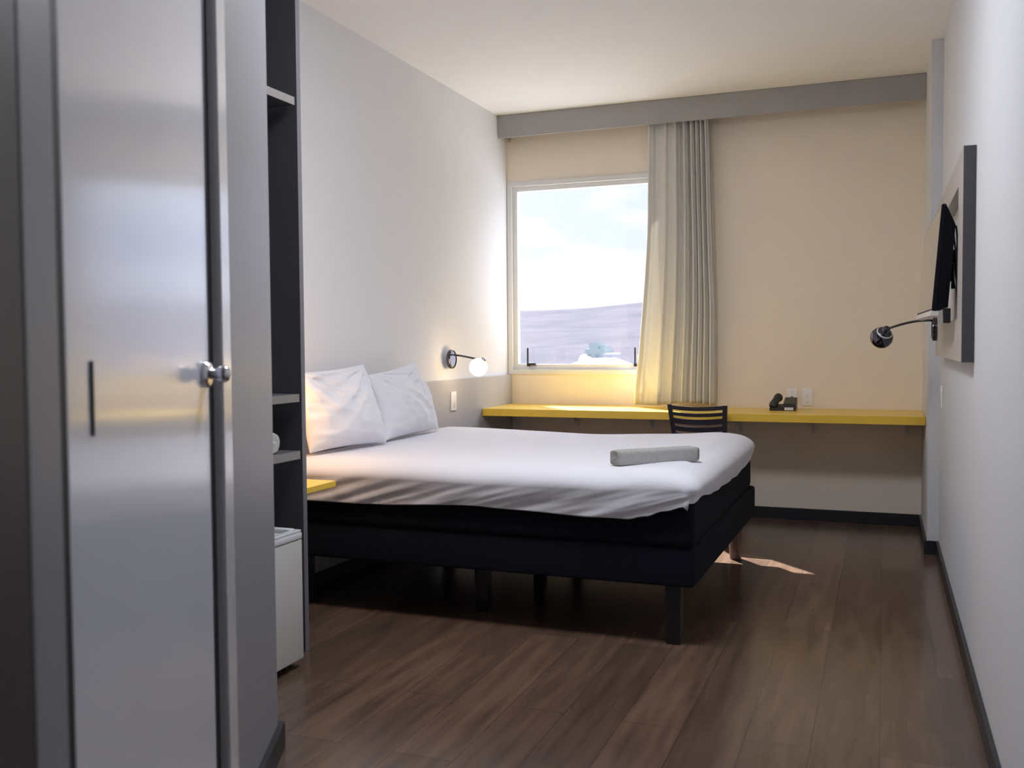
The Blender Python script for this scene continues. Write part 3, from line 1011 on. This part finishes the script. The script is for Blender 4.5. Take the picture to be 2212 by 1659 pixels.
# ------------------------------------------------------------------ chair
ch = thing('desk_chair', 'dark slat-backed plastic chair pushed up to the yellow desk', 'chair', (-1.08, 6.15, 0))
def chair():
    # back: a gently curved sheet with slots; coordinates a = 0..1 across, z up
    def bp(a, z):
        f = (z - .45) / .37
        halfw = .158 + .030 * max(0, min(1, f))
        xx = -1.080 + (a - .5) * 2 * halfw + .016 * (1 - f)
        yy = 5.955 - .028 * (1 - (2 * a - 1) ** 2) + (1 - f) * .055
        return Vector((xx, yy, z))
    bm = B()
    def strip(a0, a1, z0f, z1f, n=14, th=.014):
        fr, bk_ = [], []
        for i in range(n + 1):
            a = a0 + (a1 - a0) * i / n
            zb_, zt_ = z0f(a), z1f(a)
            fr.append((bm.verts.new(bp(a, zb_)), bm.verts.new(bp(a, zt_))))
            bk_.append((bm.verts.new(bp(a, zb_) + Vector((0, th, 0))), bm.verts.new(bp(a, zt_) + Vector((0, th, 0)))))
        for i in range(n):
            bm.faces.new((fr[i][0], fr[i + 1][0], fr[i + 1][1], fr[i][1]))
            bm.faces.new((bk_[i][0], bk_[i][1], bk_[i + 1][1], bk_[i + 1][0]))
            bm.faces.new((fr[i][1], fr[i + 1][1], bk_[i + 1][1], bk_[i][1]))
            bm.faces.new((fr[i][0], bk_[i][0], bk_[i + 1][0], fr[i + 1][0]))
        for i in (0, n):
            bm.faces.new((fr[i][0], fr[i][1], bk_[i][1], bk_[i][0]))
    dip = lambda a: -.012 * (1 - (2 * a - 1) ** 2)
    bands = [(.806, .781), (.765, .743), (.727, .693), (.678, .648), (.634, .590), (.576, .53), (.516, .45)]
    for zt_, zb_ in bands:
        strip(.06, .94, lambda a, q=zb_: q + dip(a), lambda a, q=zt_: q + dip(a), th=.012)
    strip(0, .075, lambda a: .45, lambda a: .808, 3, .018)
    strip(.925, 1, lambda a: .45, lambda a: .804, 3, .018)
    bmesh.ops.recalc_face_normals(bm, faces=bm.faces)
    obj('backrest', bm, M['chair'], ch)
    bm = B()
    vv = box(bm, -1.270, -.885, 5.965, 6.36, .425, .452, .012, 3)
    obj('seat', bm, M['chair'], ch, smooth='auto')
    for (sx, sy, ty) in ((-1, 0, -.03), (1, 0, -.03), (-1, 1, .03), (1, 1, .03)):
        bm = B()
        x_ = -1.078 + sx * .16; y_ = 6.01 if sy == 0 else 6.32
        tube(bm, [(x_ + sx * .02, y_ + ty, .0), (x_ + sx * .010, y_ + ty * .5, .22), (x_, y_, .43)], [.012, .014, .015], 14)
        obj('leg', bm, M['chair'], ch, smooth='auto')
chair()

# ------------------------------------------------------------------ night shelf
bm = B(); box(bm, -2.585, -2.170, 3.165, 3.505, .592, .617, .002)
nsf = obj('night_shelf', bm, M['yellow'], loc=(-2.38, 3.33, .592))
tag(nsf, 'small yellow night shelf beside the head of the bed', 'shelf')

# ------------------------------------------------------------------ wardrobe
WX = -2.09
wd = thing('open_wardrobe', 'tall open shade-darkened grey wardrobe niche with shelves between door and bed', 'wardrobe', (-2.35, 2.78, 0))
bm = B(); box(bm, XL + .001, WX, 3.134, 3.160, 0, H - .001, .001)
obj('side_panel', bm, M['shaded_lam'], wd)
bm = B(); box(bm, WX, WX + .0015, 3.134, 3.160, 0, H - .001)
o = obj('edge_strip', bm, M['edge_strip'], wd); o['label'] = 'lighter grey front edge'
bm = B(); box(bm, XL + .001, WX, 2.372, 2.396, 0, H - .001, .001)
obj('side_panel', bm, M['shaded_lam'], wd)
bm = B(); box(bm, XL + .001, XL + .013, 2.397, 3.133, 0, H - .001)
obj('back_panel', bm, M['shaded_lam'], wd)
for z0, z1 in ((2.105, 2.135), (.977, 1.007), (.757, .788)):
    bm = B(); box(bm, XL + .014, WX - .002, 2.397, 3.122, z0, z1, .001)
    sh = obj('shelf', bm, M['shaded_lam'], wd)
    bm = B(); box(bm, WX - .002, WX - .0005, 2.397, 3.122, z0, z1)
    obj('shelf_edging', bm, M['shelf_edge'], sh)

bm = B(); roll(bm, (-2.42, 2.988, .8295), (-2.115, 2.988, .8295), .0415, .0405, 3, 2.05, 3)
rt_ = obj('rolled_towel', bm, M['towel_white'], loc=(-2.27, 2.988, .788), smooth=True)
tag(rt_, 'rolled white towel on the lower open wardrobe shelf', 'towel')

# ------------------------------------------------------------------ mini fridge
fg = thing('mini_fridge', 'small white fridge standing at the bottom of the open wardrobe', 'fridge', (-2.25, 2.76, 0))
bm = B(); box(bm, -2.50, -2.045, 2.54, 2.985, .030, .500, .006)
obj('cabinet', bm, M['fridge'], fg, smooth='auto')
bm = B(); box(bm, -2.043, -2.000, 2.538, 2.990, .032, .478, .006)
fd = obj('fridge_door', bm, M['fridge'], fg, smooth='auto')
bm = B(); box(bm, -2.045, -1.998, 2.540, 2.988, .480, .505, .006)
obj('top_trim', bm, M['fridge_rim'], fd, smooth='auto')
bm = B(); ring(bm, -2.49, -2.005, 2.55, 2.975, .001, .5, .501) if False else None
box(bm, -2.50, -2.47, 2.54, 2.985, .500, .512, .003); box(bm, -2.03, -2.00, 2.54, 2.985, .505, .514, .003)
box(bm, -2.47, -2.03, 2.54, 2.565, .500, .512, .003); box(bm, -2.47, -2.03, 2.955, 2.985, .500, .516, .003)
obj('top_rim', bm, M['fridge_rim'], fg, smooth='auto')
for lx, ly in ((-2.05, 2.58), (-2.05, 2.94), (-2.46, 2.58), (-2.46, 2.94)):
    bm = B(); lathe(bm, (lx, ly, 0), (0, 0, 1), [(0, 0), (0, .016), (.030, .014), (.030, 0)], 16)
    obj('foot', bm, M['black'], fg, smooth='auto')
bm = B(); box(bm, -2.46, -2.055, 2.60, 2.92, .006, .031)
obj('under_tray', bm, M['black'], fg)

# ------------------------------------------------------------------ fill lamp added on the ceiling, out of view, to brighten the room
cl = thing('added_fill_lamp', 'round white added fill lamp on the ceiling over the near side of the bed', 'lamp', (-1.0, 3.0, H))
bm = B(); lathe(bm, (-1.0, 3.0, H - .0005), (0, 0, -1), [(0, 0), (0, .33), (.03, .33), (.035, .32), (.035, 0)], 48)
obj('lamp_base', bm, M['white_plastic'], cl, smooth='auto')
bm = B(); lathe(bm, (-1.0, 3.0, H - .034), (0, 0, -1), [(0, .315), (.02, .31), (.045, .25), (.06, .12), (.064, 0)], 48)
obj('diffuser', bm, bulb_material(41.0, (0.93, 0.97, 1.06)), cl, smooth=True)
